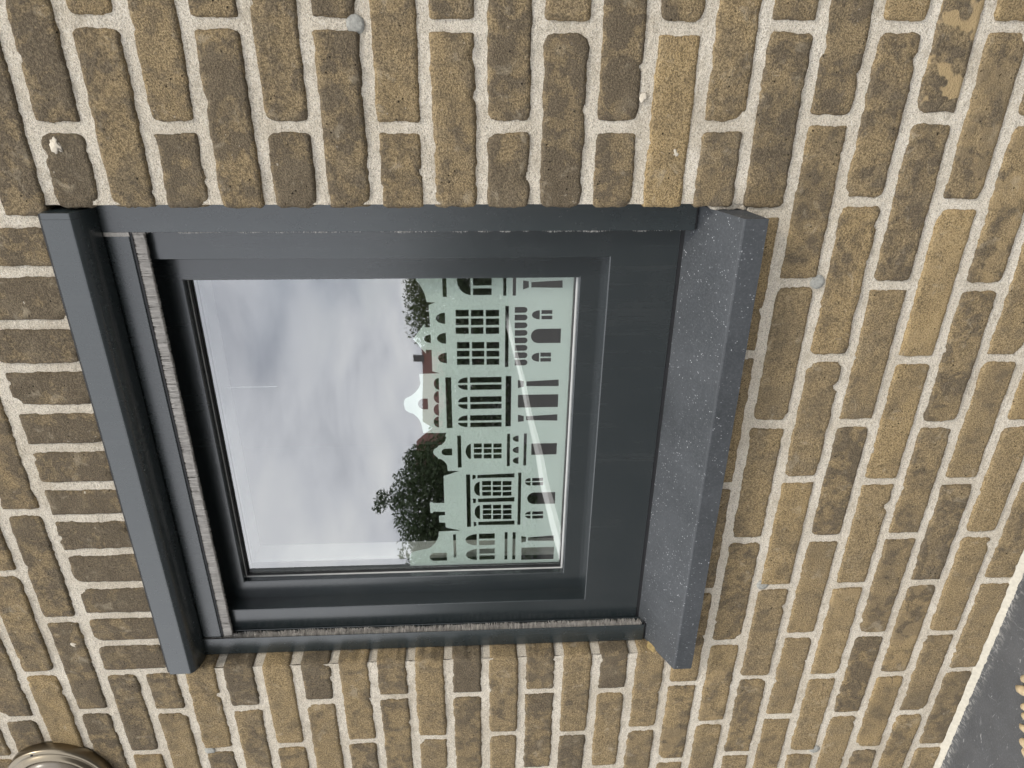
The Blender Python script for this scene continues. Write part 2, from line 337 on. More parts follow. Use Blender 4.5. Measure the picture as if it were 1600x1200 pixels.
# head joints, course by course (course j lies between z=(22-j)*HC and (23-j)*HC)
def spread(x0, step, lo, hi):
    k0 = math.ceil((lo-x0)/step); k1 = math.floor((hi-x0)/step)
    return [x0+step*k for k in range(k0, k1+1)]
WX0, WX1, JTOP = -1.9, 2.1, -14
L_ = 0.2193
bricks = []        # (course, x0, x1, z0, z1)
def lay(j, edges, z0=None, z1=None, sl=HH, sr=HH):
    z0 = (22-j)*HC + HB if z0 is None else z0; z1 = (23-j)*HC - HB if z1 is None else z1
    for a, b in zip(edges[:-1], edges[1:]):
        ha = 0.0 if abs(a-XR) < 1e-6 else HH; hb = 0.0 if abs(b-XL) < 1e-6 else HH
        if b-a > 0.04: bricks.append((j, a+ha, b-hb, z0, z1))
def jit(l, s=0.0035): return [v + random.uniform(-s, s) for v in l]
for j in range(JTOP, 23):
    odd = j % 2 == 1
    if j >= 14:
        if j == 14: mid = [-0.6788, -0.4612, -0.235, -0.0182, 0.2107, 0.417, 0.636]
        elif j == 15: mid = [-0.5718, -0.3601, -0.1286, 0.094, 0.319, 0.532]
        elif j == 16: mid = [-0.668, -0.4512, -0.232, -0.009, 0.204, 0.430, 0.637]
        elif odd: mid = jit([-0.566, -0.351, -0.127, 0.091, 0.313, 0.533])
        else: mid = jit([-0.669, -0.455, -0.235, -0.017, 0.200, 0.424, 0.638])
        e_ = jit(spread(mid[0]-L_, -L_, WX0, mid[0]-L_+.01)[::-1] if False else [mid[0]-L_*k for k in range(6, 0, -1)]) + mid + jit([mid[-1]+L_*k for k in range(1, 7)])
        lay(j, e_)
    elif j >= 1:
        lx = {1: -0.592, 3: -0.5886, 5: -0.586, 7: -0.5815, 9: -0.5787, 11: -0.587, 13: -0.582, 2: -0.483, 4: -0.474, 6: -0.468, 8: -0.470, 10: -0.4685, 12: -0.4725}[j]
        rx = 0.519 + (j/13)*0.005 if odd else 0.633
        lay(j, jit([lx-L_*k for k in range(6, 0, -1)]) + [lx, XL]); lay(j, [XR, rx] + jit([rx+L_*k for k in range(1, 8)]))
    elif j >= -1:
        lx, rx = (-0.4826, 0.634) if j == 0 else (-0.592, 0.522)
        lay(j, jit([lx-L_*k for k in range(6, 0, -1)]) + [lx, -0.381]); lay(j, [0.4085, rx] + jit([rx+L_*k for k in range(1, 8)]))
    else:
        x0 = {-2: -0.2563, -3: -0.1537, -4: -0.2687}.get(j, -0.263 if j % 2 == 0 else -0.152)
        e_ = sorted(jit([x0 + L_*k for k in range(-8, 11)], 0.002))
        if j == -3: e_ = [(-0.3775 if abs(v+0.373) < .02 else v) for v in e_]
        lay(j, e_)
SJ = [-0.381, -0.3123, -0.2512, -0.1847, -0.1165, -0.0504, 0.009, 0.0763, 0.1401, 0.2053, 0.2687, 0.3425, 0.4073]
for a, b in zip(SJ[:-1], SJ[1:]): bricks.append((99, a+HH+.0008, b-HH-.0008, ZT, 1.596-HB-0.0015))
# what the photograph shows of single bricks: course, x inside it, dark, ochre, pale skin
SPECIAL = [(1, .47, .95, 0, 0), (1, .60, .62, .1, 0), (0, .5, .70, .1, 0), (2, .5, .42, .35, 0), (2, .7, .3, .5, 0), (3, .47, .62, .3, 0), (3, .6, .40, .35, 0), (4, .5, .60, .45, 0), (5, .47, .82, .1, 0), (5, .6, .48, .1, 0), (6, .5, .58, .2, 0), (7, .47, .46, .5, 0), (7, .6, .25, .45, 0),
    (8, .5, .28, .3, 0), (9, .47, .55, .3, 0), (9, .6, .45, .1, 0), (10, .5, .78, .25, 0), (11, .47, .55, .1, 0), (11, .6, .62, .15, 0), (12, .5, .08, .95, 0), (13, .47, .5, .2, 0), (13, .6, .28, .55, 0), (14, .5, .45, .35, 0), (15, .6, .55, .3, 0), (15, .45, .28, .6, 0), (16, .5, .42, .45, 0), (17, .6, .5, .1, 1.0), (17, .42, .45, .2, 0), (18, .5, .45, .3, .3),
    (2, -.43, .92, 0, 0), (0, -.43, .55, .2, 0), (4, -.42, .75, .2, 0), (6, -.42, .40, .4, 0), (8, -.42, .92, 0, 0), (10, -.42, .62, .3, 0), (12, -.42, .66, .1, 0), (11, -.65, .92, .1, 0), (1, -.45, .25, .6, 0), (3, -.45, .15, .7, 0), (5, -.45, .3, .6, 0), (7, -.45, .2, .6, 0), (9, -.45, .3, .45, 0), (11, -.45, .25, .3, 0), (13, -.45, .2, .5, 0), (-1, -.5, .72, .2, 0), (-2, -.15, .66, .35, 0), (-2, -.37, .72, .35, 0), (-2, -.53, .6, .35, 0), (-3, -.27, .35, .5, 0), (-3, -.45, .12, .9, 0), (-3, -.1, .3, .55, 0), (-4, -.4, .3, .1, 0), (-2, .1, .4, .5, 0)]
def tint_of(j, xm, zm):
    r = random.random()
    for (sj, sx, d, o, p) in SPECIAL:
        if sj == j and abs(sx-xm) < 0.085: return (d, o, r, p)
    if j == 99: return (random.uniform(0.68, 0.95), random.uniform(0, 0.15), r, 0)
    if j >= 14: d, o = random.choice((0.04, 0.1, 0.15, 0.2, 0.3, 0.42)), random.uniform(0.15, 1.0)
    elif xm > 0: d, o = random.uniform(0.25, 0.7), random.uniform(0.0, 0.5)
    else: d, o = random.uniform(0.12, 0.6), random.uniform(0.2, 0.7)
    if random.random() < 0.09: d = min(1, d+0.4)
    return (d, o, r, 0.35 if random.random() < 0.06 else 0)
wall = empty('brick_wall', (0.02, 0, 0))
tag(wall, 'yellow-brown brick wall with pale sandy mortar around the window', 'wall')
far_v, far_f, far_t = [], [], []
for q, (j, x0, x1, z0, z1) in enumerate(bricks):
    xm, zm = (x0+x1)/2, (z0+z1)/2; hx, hz = (x1-x0)/2, (z1-z0)/2
    t_ = tint_of(j, xm, zm)
    seen = any(in_frame(a, 0, c) for a in (x0, xm, x1) for c in (z0, zm, z1))
    V, F = brick_mesh(hx, hz, (40 if hx > 0.06 else 22) if seen else 9, (14 if hz < .04 else 22) if seen else 8, q+1,
                      roll=random.uniform(0.0028, 0.0052), rc=random.choice((0.003, 0.004, 0.005, 0.007, 0.009, 0.012)), amp=random.uniform(0.0012, 0.0024))
    if seen:
        o = mesh_obj('brick', V, F, M_BRICK, None, True, t_); o.location = (xm, 0, zm); child_of_empty(o, wall)
    else:
        n0 = len(far_v); far_v += [(x+xm, y, z+zm) for x, y, z in V]; far_f += [tuple(i+n0 for i in f) for f in F]; far_t += [t_]*len(V)
fo = child_of_empty(mesh_obj('further_brickwork', far_v, far_f, M_BRICK, None, True, far_t), wall); fo['kind'] = 'stuff'

# mortar bed: one rough sheet just behind the brick faces, returning into the reveal
def mortar_y(x, z):
    n = 0.0010*noise.noise((x*22, z*22, 1.3)) + 0.0008*noise.noise((x*75, z*75, 4.1)) + 0.0011*noise.noise((x*230, z*230, 9.4))
    return 0.0016 + n*1.1
xs = sorted(set([round(v, 5) for v in np.arange(-0.96, 0.82, 0.0042)] + [XL-.004, XR+.004])); zs = sorted(set([round(v, 5) for v in np.arange(0, 2.0, 0.0042)] + [ZB, ZT+.003]))
xs = [WX0, -1.3] + xs + [1.2, WX1]; zs = zs + [2.4]
mv = [(x, mortar_y(x, z), z) for z in zs for x in xs]; mf = []; n = len(xs)
for jz in range(len(zs)-1):
    cz = (zs[jz]+zs[jz+1])/2
    for ix in range(n-1):
        cx = (xs[ix]+xs[ix+1])/2
        if XL-.004 < cx < XR+.004 and ZB < cz < ZT+.003: continue
        a = jz*n+ix; mf.append((a, a+1, a+n+1, a+n))
def strip(fn, na, nb):
    s = len(mv)
    for b in range(nb+1):
        for a in range(na+1): mv.append(fn(a/na, b/nb))
    for b in range(nb):
        for a in range(na): i = s+b*(na+1)+a; mf.append((i, i+1, i+na+2, i+na+1))
def rough(x, y, z): return 0.0010*noise.noise((x*90, y*90, z*90)) + 0.0007*noise.noise((x*260, y*260, z*260))
def left_rev(a, b):
    y, z = 0.004+0.106*a, ZB+(ZT+.003-ZB)*b; return (XL-.0050+rough(0, y, z), y, z)
def right_rev(a, b):
    y, z = 0.004+0.106*a, ZB+(ZT+.003-ZB)*b; return (XR+.0040+rough(1, y, z), y, z)
def top_rev(a, b):
    y, x = 0.001+0.11*a, XL-.004+(XR-XL+.008)*b; return (x, y, ZT+.003+rough(x, y, 2))
strip(left_rev, 18, 180); strip(right_rev, 12, 180); strip(top_rev, 12, 160)
child_of_empty(mesh_obj('mortar', mv, mf, M_MORTAR, None, True), wall)
# grey cement plugs where holes were drilled in the joints
M_PLUG = mat_plain('grey_cement', (0.42, 0.415, 0.375), 0.95, 0, 0.3, 260, 0.003)
for (x, z) in [(0.6333, 1.0738), (0.3203, 0.4699), (-0.226, 0.4538), (-0.5808, 0.8345), (-0.5934, 1.4471), (-0.6646, 0.2728)]:
    V = [(0, 0.0, 0)]; F = []; R = random.uniform(0.0098, 0.0115)
    for k, (rad, y) in enumerate(((0.5, 0.0001), (0.92, 0.0004), (1.0, 0.005))):
        for i in range(20):
            a = i*math.tau/20; q = R*rad*(1+0.07*noise.noise((math.cos(a)*2+x*9, math.sin(a)*2, z*5)))
            V.append((q*math.cos(a), y, q*math.sin(a)))
    for i in range(20): F.append((0, 1+(i+1) % 20, 1+i))
    for k in range(2):
        for i in range(20): a, b = 1+k*20+i, 1+k*20+(i+1) % 20; F.append((a, b, b+20, a+20))
    o = mesh_obj('cement_plug', V, F, M_PLUG, None, True); o.location = (x, 0, z); child_of_empty(o, wall)
# loose crumbs of mortar that stuck to brick faces
M_CRUMB = mat_plain('mortar_crumb', (0.58, 0.52, 0.42), 0.95, 0, 0.15, 200)
def crumb(x, z, r, y=-0.001):
    bm = bmesh.new(); bmesh.ops.create_icosphere(bm, subdivisions=3, radius=r)
    for v in bm.verts:
        v.co *= 1+0.9*noise.noise(v.co*330+Vector((x*31, z*17, 0)))+0.35*noise.noise(v.co*900)
        v.co.y *= 0.22; v.co.x *= 1.25
    o = bm_obj('mortar_crumb', bm, M_CRUMB, None, True); o.location = (x, y, z); child_of_empty(o, wall)
for (x, z, r) in [(0.5205, 0.909+.055, .0035), (0.535, 0.9565, .003), (0.50, 1.438, .006), (0.30, 1.33+.2, .003), (0.492, 0.689, .003), (-0.31, 1.6225, .0045), (-0.005, 1.528, .0035), (-0.012, 1.524, .003), (0.557, 0.735, .0038)]:
    crumb(x, z, r)

# ------------------------------------------------------------------ window
Y1, Y2 = 0.049, 0.078                      # fixed frame face, sash face, glass
fx0, fx1, fz0, fz1 = -0.293, 0.342, 0.752, 1.392       # inner edge of fixed frame
sx0, sx1, sz0, sz1 = -0.255, 0.302, 0.789, 1.352       # inner edge of sash
win = empty('window', (0.024, Y1, 0.655))
tag(win, 'small fixed window in a dark grey frame set in the brick wall', 'window')
def ring(name, outer, inner, yf, yb, mat, parent, bev=0.0016, slope=0.0):
    """rectangular frame with mitred members; slope pulls the inner return so that it widens towards the front"""
    ox0, ox1, oz0, oz1 = outer; ix0, ix1, iz0, iz1 = inner
    objs = []
    sides = [((ox0, oz0), (ox1, oz0), (ix1, iz0), (ix0, iz0)), ((ox1, oz0), (ox1, oz1), (ix1, iz1), (ix1, iz0)),
             ((ox1, oz1), (ox0, oz1), (ix0, iz1), (ix1, iz1)), ((ox0, oz1), (ox0, oz0), (ix0, iz0), (ix0, iz1))]
    cx, cz = (ix0+ix1)/2, (iz0+iz1)/2
    for s in sides:
        bm = bmesh.new(); f_ = []; g_ = []
        for k, (x, z) in enumerate(s):
            f_.append(bm.verts.new((x, yf, z)))
            dx = (slope if x < cx else -slope) if k >= 2 else 0; dz = (slope if z < cz else -slope) if k >= 2 else 0
            g_.append(bm.verts.new((x+dx, yb, z+dz)))
        bm.faces.new(f_); bm.faces.new(g_[::-1])
        for k in range(4): bm.faces.new((f_[k], g_[k], g_[(k+1) % 4], f_[(k+1) % 4]))
        bmesh.ops.recalc_face_normals(bm, faces=bm.faces)
        if bev:
            ed = [e for e in bm.edges if (e.verts[0] in f_[2:] and e.verts[1] in f_[2:])]
            bmesh.ops.bevel(bm, geom=ed, offset=bev, segments=3, affect='EDGES', profile=0.5)
        objs.append(child_of_empty(bm_obj(name, bm, mat), parent) if parent.type == 'EMPTY' else bm_obj(name, bm, mat, parent))
    return objs
ring('frame_member', (XL+.002, XR-.002, 0.655, ZT-.002), (fx0, fx1, fz0, fz1), Y1, Y1+0.06, M_FRAME, win, 0.0018, 0.002)
ring('sash_member', (fx0-.012, fx1+.012, fz0-.012, fz1+.012), (sx0, sx1, sz0, sz1), Y2, Y2+0.05, M_FRAME, win, 0.0022, 0.0)
ring('gasket', (sx0-.004, sx1+.004, sz0-.004, sz1+.004), (sx0+.0032, sx1-.0032, sz0+.0032, sz1-.0032), YG-0.0035, YG-0.0006, M_BLACK, win, 0.0008)
ring('glazing_spacer', (sx0+.001, sx1-.001, sz0+.001, sz1-.001), (sx0+.0065, sx1-.0065, sz0+.0055, sz1-.0065), YG+.0075, YG+.0095, M_SPACER, win, 0.0)
def pane(name, y0, y1, parent):
    bm = bmesh.new(); box(bm, sx0-.006, sx1+.006, y0, y1, sz0-.006, sz1+.006); return child_of_empty(bm_obj(name, bm, M_GLASS), parent)
pane('glass_pane', YG, YG+0.006, win)
M_BEAD = mat_plain('bright_bead', (0.60, 0.60, 0.58), 0.35, 0.0, 0.1)
ring('glazing_bead', (sx0-.002, sx1+.002, sz0-.002, sz1+.002), (sx0+.0013, sx1-.0013, sz0+.0022, sz1-.0008), YG-0.0062, YG-0.0038, M_BEAD, win, 0.0)
ring('inner_frame', (sx0-.05, sx1+.05, sz0-.05, sz1+.05), (sx0+.004, sx1-.004, sz0+.004, sz1-.004), YG+.034, YG+.075, M_PLASTER, win, 0.0)

# ------------------------------------------------------------------ frosted film with canal houses, stuck behind the glass
OUT=[2996,10275,2912,10279,2869,10241,2816,10210,2741,10173,2665,10150,2568,10133,2562,10001,2520,10105,2158,10098,2159,10181,2222,10178,1964,10366,1720,10179,1782,10176,1781,10088,1412,10091,1374,9979,1365,10300,1252,10294,1203,10286,1118,10316,1039,10375,978,10447,938,10532,889,10560,827,10570,726,10552,675,10496,648,10425,583,10362,519,10328,454,10306,282,10283,279,9904,214,9928,195,9907,117,9931,55,9983,32,10046,-2,10063,-33,10112,-80,10134,-145,10120,-189,10070,-228,10055,-229,10010,-285,9948,-348,9911,-472,9903,-477,9708,-575,9975,-1134,9980,-1128,10168,-1113,10179,-1121,10231,-1339,10230,-1346,10188,-1311,10175,-1323,9974,-1397,9972,-1400,10048,-1408,10083,-1550,10081,-1560,9976,-1665,9972,-1739,9710,-1751,10095,-1872,10109,-2002,10164,-2092,10240,-2127,10302,-2175,10522,-2225,10610,-2286,10637,-2555,10639]
HOLES=[('R',2648,2951,9828,9888),('D',2675,3147,9472,9673),('R',2824,2947,9158,9436),('R',2673,2780,9158,9438),('R',2659,2944,8938,8985),('R',2658,2943,8792,8842),('P',2900,8689,2884,8603,2786,8601,2756,8687),('P',2871,8566,2895,8097,2777,8092,2787,8564),('D',2212,2395,9866,10004),('D',1881,2064,9862,9999),('D',1545,1728,9858,9994),('D',1898,2039,10094,10200),('R',2332,2438,9506,9704),('R',2191,2298,9508,9706),('R',2044,2152,9510,9710),('R',2329,2435,9282,9472),('R',2188,2296,9284,9474),('R',2041,2150,9284,9476),('R',2327,2433,9045,9246),('R',2186,2293,9044,9246),('R',2038,2147,9044,9247),('R',1798,1906,9501,9695),('R',1658,1758,9503,9698),('R',1516,1622,9505,9701),('R',1794,1904,9274,9463),('R',1654,1755,9274,9465),('R',1512,1619,9275,9467),('R',1791,1900,9041,9238),('R',1652,1752,9040,9238),('R',1510,1616,9040,9238),('R',1468,2495,8896,8950),('U',2382,2475,8614,8807),('U',2257,2351,8611,8806),('U',2128,2223,8609,8804),('U',2000,2096,8606,8802),('U',1874,1970,8603,8800),('U',1745,1844,8601,8798),('U',1618,1718,8598,8796),('U',1492,1592,8595,8795),('D',2270,2420,8424,8544),('R',2358,2422,8232,8399),('R',2270,2329,8229,8396),('A',1871,2114,8086,8552),('D',1552,1708,8414,8533),('R',1639,1710,8227,8395),('R',1552,1616,8224,8392),('D',1082,1290,9996,10078),('D',834,1058,10004,10087),('D',603,824,10012,10096),('D',385,592,10019,10104),('A',726,925,10183,10342),('R',368,1300,9801,9892),('L',1196,1294,9542,9691),('M',1070,1160,9544,9694),('R',1196,1295,9002,9502),('R',1068,1161,9001,9498),('L',846,946,9548,9699),('M',721,809,9550,9702),('R',844,947,9000,9506),('R',719,809,8999,9504),('L',504,602,9554,9706),('M',381,464,9556,9709),('R',502,602,8998,9511),('R',378,464,8998,9508),('R',381,1308,8845,8934),('P',1233,8741,1212,8647,1114,8645,1086,8739),('P',1207,8605,1232,8087,1112,8082,1121,8604),('R',730,966,8082,8735),('P',597,8731,574,8635,471,8633,460,8729),('P',566,8597,594,8083,473,8078,491,8595),('A',-161,-27,9818,9994),('R',-408,222,9666,9729),('D',-240,55,9507,9594),('R',-18,62,9324,9456),('R',-122,-42,9325,9456),('R',-233,-152,9326,9458),('R',-22,58,9161,9290),('R',-127,-46,9161,9291),('R',-237,-156,9161,9292),('R',-26,54,8995,9131),('R',-130,-49,8994,9131),('R',-241,-160,8994,9131),('R',-402,239,8854,8904),('D',77,202,8713,8810),('D',-145,-19,8709,8808),('D',-358,-226,8706,8805),('R',-395,238,8576,8625),('R',-184,40,8068,8496),('R',-1662,-553,9526,9596),('R',-1646,-536,8653,8706),('P',-558,9486,-570,9433,-634,9433,-658,9487),('P',-568,9402,-548,8772,-632,8771,-632,9403),('P',-1053,9485,-1063,9433,-1144,9434,-1157,9481),('P',-1061,9398,-1047,8765,-1137,8764,-1136,9399),('P',-1551,9479,-1568,9431,-1643,9432,-1659,9476),('P',-1560,9395,-1550,8758,-1640,8757,-1632,9396),('D',-1000,-708,9366,9464),('D',-1496,-1200,9365,9460),('R',-783,-695,9171,9322),('R',-890,-808,9171,9324),('R',-1002,-919,9171,9324),('R',-787,-700,8998,9143),('R',-895,-813,8998,9143),('R',-1007,-924,8997,9143),('R',-792,-705,8820,8972),('R',-900,-818,8820,8972),('R',-1012,-929,8818,8972),('R',-1278,-1193,9167,9314),('R',-1390,-1304,9167,9315),('R',-1502,-1410,9167,9316),('R',-1283,-1198,8996,9138),('R',-1395,-1310,8995,9138),('R',-1508,-1416,8994,9138),('R',-1288,-1204,8814,8965),('R',-1400,-1315,8814,8964),('R',-1514,-1421,8812,8964),('L',-720,-652,8494,8588),('M',-808,-740,8492,8586),('R',-718,-654,8278,8466),('R',-809,-741,8275,8464),('L',-1426,-1362,8478,8574),('M',-1516,-1450,8476,8572),('R',-1426,-1363,8256,8448),('R',-1518,-1452,8253,8446),('A',-1204,-957,8056,8544),('R',-2346,-1821,9797,9846),('D',-2082,-1830,9428,9630),('R',-1938,-1824,9107,9386),('R',-2079,-1977,9107,9388),('D',-2420,-2169,9432,9623),('R',-2279,-2163,9107,9384),('R',-2415,-2314,9106,9386),('A',-2414,-2232,9968,10278),('R',-2427,-1805,8878,8930),('R',-2432,-1810,8734,8788),('P',-1899,8632,-1924,8546,-2026,8544,-2047,8629),('P',-1934,8509,-1903,8044,-2027,8040,-2011,8507),('R',-2448,-2164,8034,8624)]
def arc(cx, cz, rx, rz, a0, a1, n=10): return [(cx+rx*math.cos(a0+(a1-a0)*k/n), cz+rz*math.sin(a0+(a1-a0)*k/n)) for k in range(n+1)]
def hole_pts(h):
    t = h[0]; v = [q/10000 for q in h[1:]]
    if t == 'P': return list(zip(v[0::2], v[1::2]))
    l, r, b, u = v; c = (l+r)/2; hw = (r-l)/2
    if t == 'R': return [(l, b), (r, b), (r, u), (l, u)]
    if t == 'D': return [(l, b), (r, b)] + arc(c, b, hw, u-b, 0.06, math.pi-0.06)
    if t == 'A': return [(l, b), (r, b)] + arc(c, u-hw, hw, hw, 0, math.pi)
    if t == 'U': return [(l, u), (l, b+hw)] + arc(c, b+hw, hw, hw, math.pi, math.tau)[1:] + [(r, u)]
    if t == 'L': return [(l, b), (r, b)] + arc(l, b, hw*2, u-b, 0.05, math.pi/2, 8)       # right-hand quarter arch
    if t == 'M': return [(l, b), (r, b)] + arc(r, b, hw*2, u-b, math.pi/2, math.pi-0.05, 8)
FY = YG+0.0072; FX0, FX1, FZ0 = sx0+0.0035, sx1-0.003, sz0+0.004
def clip(P, ax, lim, keep_gt):
    R = []
    for a, b in zip(P, P[1:]+P[:1]):
        ia = (a[ax] > lim) == keep_gt; ib = (b[ax] > lim) == keep_gt
        if ia: R.append(a)
        if ia != ib:
            t = (lim-a[ax])/(b[ax]-a[ax]); R.append((a[0]+t*(b[0]-a[0]), a[1]+t*(b[1]-a[1])))
    return R
outl = list(zip([q/10000 for q in OUT[0::2]], [q/10000 for q in OUT[1::2]]))
outl = [(FX1+.02, outl[0][1])] + outl + [(FX0-.02, outl[-1][1]), (FX0-.02, FZ0), (FX1+.02, FZ0)]
outl = clip(clip(outl, 0, FX0, True), 0, FX1, False)
cu = bpy.data.curves.new('window_film', 'CURVE'); cu.dimensions = '2D'; cu.fill_mode = 'BOTH'; cu.extrude = 0.0001
def spl(P):
    s = cu.splines.new('POLY'); s.points.add(len(P)-1); s.use_cyclic_u = True
    for q, (x, z) in zip(s.points, P): q.co = (x, z, 0, 1)
spl(outl)
for h in HOLES:
    P = clip(clip(hole_pts(h), 0, FX0+.004, True), 0, FX1-.0008, False)
    if len(P) > 2: spl(P)
tmp = bpy.data.objects.new('tmp', cu); COL.objects.link(tmp)
me = bpy.data.meshes.new_from_object(tmp.evaluated_get(bpy.context.evaluated_depsgraph_get())); bpy.data.objects.remove(tmp)
for v in me.vertices: x, z, y = v.co; v.co = (x, FY+y, z)
me.materials.clear(); me.materials.append(M_FILM)
film = bpy.data.objects.new('window_film', me); COL.objects.link(film)
tag(film, 'pale green frosted film cut as a row of gabled canal houses on the glass', 'window film')

# ------------------------------------------------------------------ roll-up insect screen in the opening
scr = empty('insect_screen', (0.024, 0.03, 0.64))
tag(scr, 'dark grey roll-up insect screen with brush-lined guides fitted in the opening', 'insect screen')
YR0, YR1 = 0.027, 0.0475; RI_L, RI_R = -0.338, 0.386; RZ0, RZ1 = 0.643, 1.430
def bristles(n, gen, w=0.0007):
    V, F = [], []
    for i in range(n):
        p, d, side = gen(i); L = len(V)
        V += [p-side*w, p+side*w, p+d+side*w*0.5, p+d-side*w*0.5]; F.append((L, L+1, L+2, L+3))
    return V, F
def brush_tint(V, base=0.55, amp=0.75):
    T = []
    for i in range(0, len(V), 4):
        p = V[i]; g = base + amp*noise.noise((p.x*420, p.y*30, p.z*420)) + amp*0.4*noise.noise((p.x*130, 0, p.z*130)) + random.uniform(-.2, .2)
        T += [(min(1, max(0, g)), 0, 0, 1)]*4
    return T
for s in (-1, 1):
    xo = XL+.0015 if s < 0 else XR-.0015; xi = RI_L if s < 0 else RI_R
    bm = bmesh.new()
    lo, hi = min(xo, xi), max(xo, xi)
    box(bm, lo, hi, YR0, YR0+.0016, RZ0, RZ1, 0.0004, 1)                 # front lip
    box(bm, lo, hi-.006*(s < 0)*0, YR1-.0016, YR1, RZ0, RZ1, 0.0004, 1)  # back lip
    wx = xi+s*0.016; box(bm, min(wx, wx+s*.0015), max(wx, wx+s*.0015), YR0+.0016, YR1-.0016, RZ0, RZ1)
    rail = child_of_empty(bm_obj('guide_rail', bm, M_ALU), scr)
    cp = bmesh.new(); box(cp, lo+.0006, hi+.0012*(s < 0) - .0, YR0+.0018, YR1-.0018, RZ0-.0026, RZ0-.0002, 0.0004, 1)
    bm_obj('rail_end_cap', cp, M_BLACK, rail)
    def gen(i, s=s, xi=xi):
        z = RZ0+.004+(RZ1-RZ0-.03)*random.random(); y = YR0+.0034+random.random()*.0125
        ln = .0172*(0.9+0.22*noise.noise((z*45, y*300, s)) + random.uniform(-.05, .05))
        return Vector((xi+s*.0145, y, z)), Vector((-s*ln, random.uniform(-.0012, .0012), random.uniform(-.0016, .0016))), Vector((0, 0.25, 1)).normalized()
    V, F = bristles(6500, gen, 0.00045)
    o = mesh_obj('brush', V, F, M_BRUSH, rail, False, brush_tint(V)); o['kind'] = 'stuff'
# cassette: flat face, rounded underneath
prof = [(-0.0130, 1.4735), (-0.0140, 1.4725), (-0.0140, 1.4395)]
for k in range(1, 15):
    a = k/14*math.pi/2; prof.append((-0.0140+0.0400*(1-math.cos(a)), 1.4395-0.0165*math.sin(a)))
prof += [(0.0262, 1.4245), (0.046, 1.4245), (0.046, 1.4735)]
CX0, CX1 = XL+.0012, XR-.0025
cas = child_of_empty(prism_x('cassette', prof, CX0+.008, CX1-.008, M_ALU), scr)
for a, b in ((CX0, CX0+.0078), (CX1-.0078, CX1)): prism_x('end_cap', [(y+.0004*(1 if y < .02 else -1), z-.0003 if z > 1.45 else z+.0003) for y, z in prof], a, b, M_ALU, cas)
child_of_empty(box_obj('top_seal', CX0+.002, CX1-.002, -0.0110, 0.03, 1.4737, 1.4765, M_BLACK), scr)
# bottom bar of the rolled-up mesh with its own brush
bar = child_of_empty(box_obj('bottom_bar', RI_L-.004, RI_R+.004, 0.0305, 0.0440, 1.3915, 1.4243, M_ALU, None, 0.0015), scr)
box_obj('bar_lip', RI_L+.002, RI_R-.002, 0.0315, 0.0430, 1.3885, 1.3913, M_BLACK, bar)
def genb(i):
    x = RI_L+.001+(RI_R-RI_L-.002)*random.random(); y = 0.0325+random.random()*.0090
    return Vector((x, y, 1.3890)), Vector((random.uniform(-.002, .002), random.uniform(-.001, .001), -.0150*(0.95+0.05*noise.noise((x*50, y*300, 3))+random.uniform(-.05, .05)))), Vector((1, 0.2, 0)).normalized()
V, F = bristles(6500, genb, 0.0005)
o = mesh_obj('brush', V, F, M_BRUSH, bar, False, brush_tint(V, 0.75, 0.15)); o['kind'] = 'stuff'
V, F = bristles(900, lambda i: (Vector((RI_L-.001-random.random()*.003, 0.031+random.random()*.004, 1.392+random.random()*.031)), Vector((.003, -.002, random.uniform(-.001, .001))), Vector((0, 0, 1))), 0.0004)
o = mesh_obj('side_seal', V, F, M_BRUSH, bar, False, brush_tint(V, 0.75, 0.15)); o['kind'] = 'stuff'
V, F = bristles(900, lambda i: (Vector((RI_R+.001-random.random()*.001, 0.0285+random.random()*.002, 1.392+random.random()*.031)), Vector((-.0065, .001, random.uniform(-.001, .001))), Vector((0, 0, 1))), 0.0004)
o = mesh_obj('side_seal', V, F, M_BRUSH, bar, False, brush_tint(V, 0.75, 0.15)); o['kind'] = 'stuff'

# ------------------------------------------------------------------ stone sill, tilted slab
bm = bmesh.new()
sp = [(-0.0420, 0.6030), (-0.0420, 0.5715), (0.0, 0.5860), (0.06, 0.6040), (0.06, 0.6535)]
SX0, SX1 = XL+.0015, XR-.0045
NX = 48
rows = []
for k in range(NX+1):
    x = SX0+(SX1-SX0)*k/NX
    rows.append([bm.verts.new((x, y + (0.0004*noise.noise((x*30, y*50, z*50))), z + 0.0004*noise.noise((x*30+5, y*50, z*50)))) for y, z in sp])
m_ = len(sp)
for k in range(NX):
    for i in range(m_): bm.faces.new((rows[k][i], rows[k][(i+1) % m_], rows[k+1][(i+1) % m_], rows[k+1][i]))
bm.faces.new(rows[0][::-1]); bm.faces.new(rows[-1])
bmesh.ops.recalc_face_normals(bm, faces=bm.faces)
ed = [e for e in bm.edges if (e.verts[0] in [r_[0] for r_ in rows] and e.verts[1] in [r_[0] for r_ in rows])]
bmesh.ops.bevel(bm, geom=ed, offset=0.0022, segments=2, affect='EDGES', profile=0.5)
sill = bm_obj('window_sill', bm, M_SILL); tag(sill, 'sloping grey bluestone sill with white flecks under the window', 'window sill')
# dark joint between sill and frame, and mortar packed under the sill
sj = box_obj('sill_joint', XL+.004, XR-.004, 0.0505, 0.058, 0.640, 0.657, M_BLACK); sj.parent = sill
bm = bmesh.new(); box(bm, XR-.004, XR+.007, 0.0045, 0.048, 0.584, 0.632); bmesh.ops.subdivide_edges(bm, edges=bm.edges, cuts=7, use_grid_fill=True)
for v in bm.verts: v.co += Vector((1, 1, 1))*0.0022*noise.noise(v.co*140)
child_of_empty(bm_obj('mortar_fillet', bm, M_MORTAR, None, True), wall)
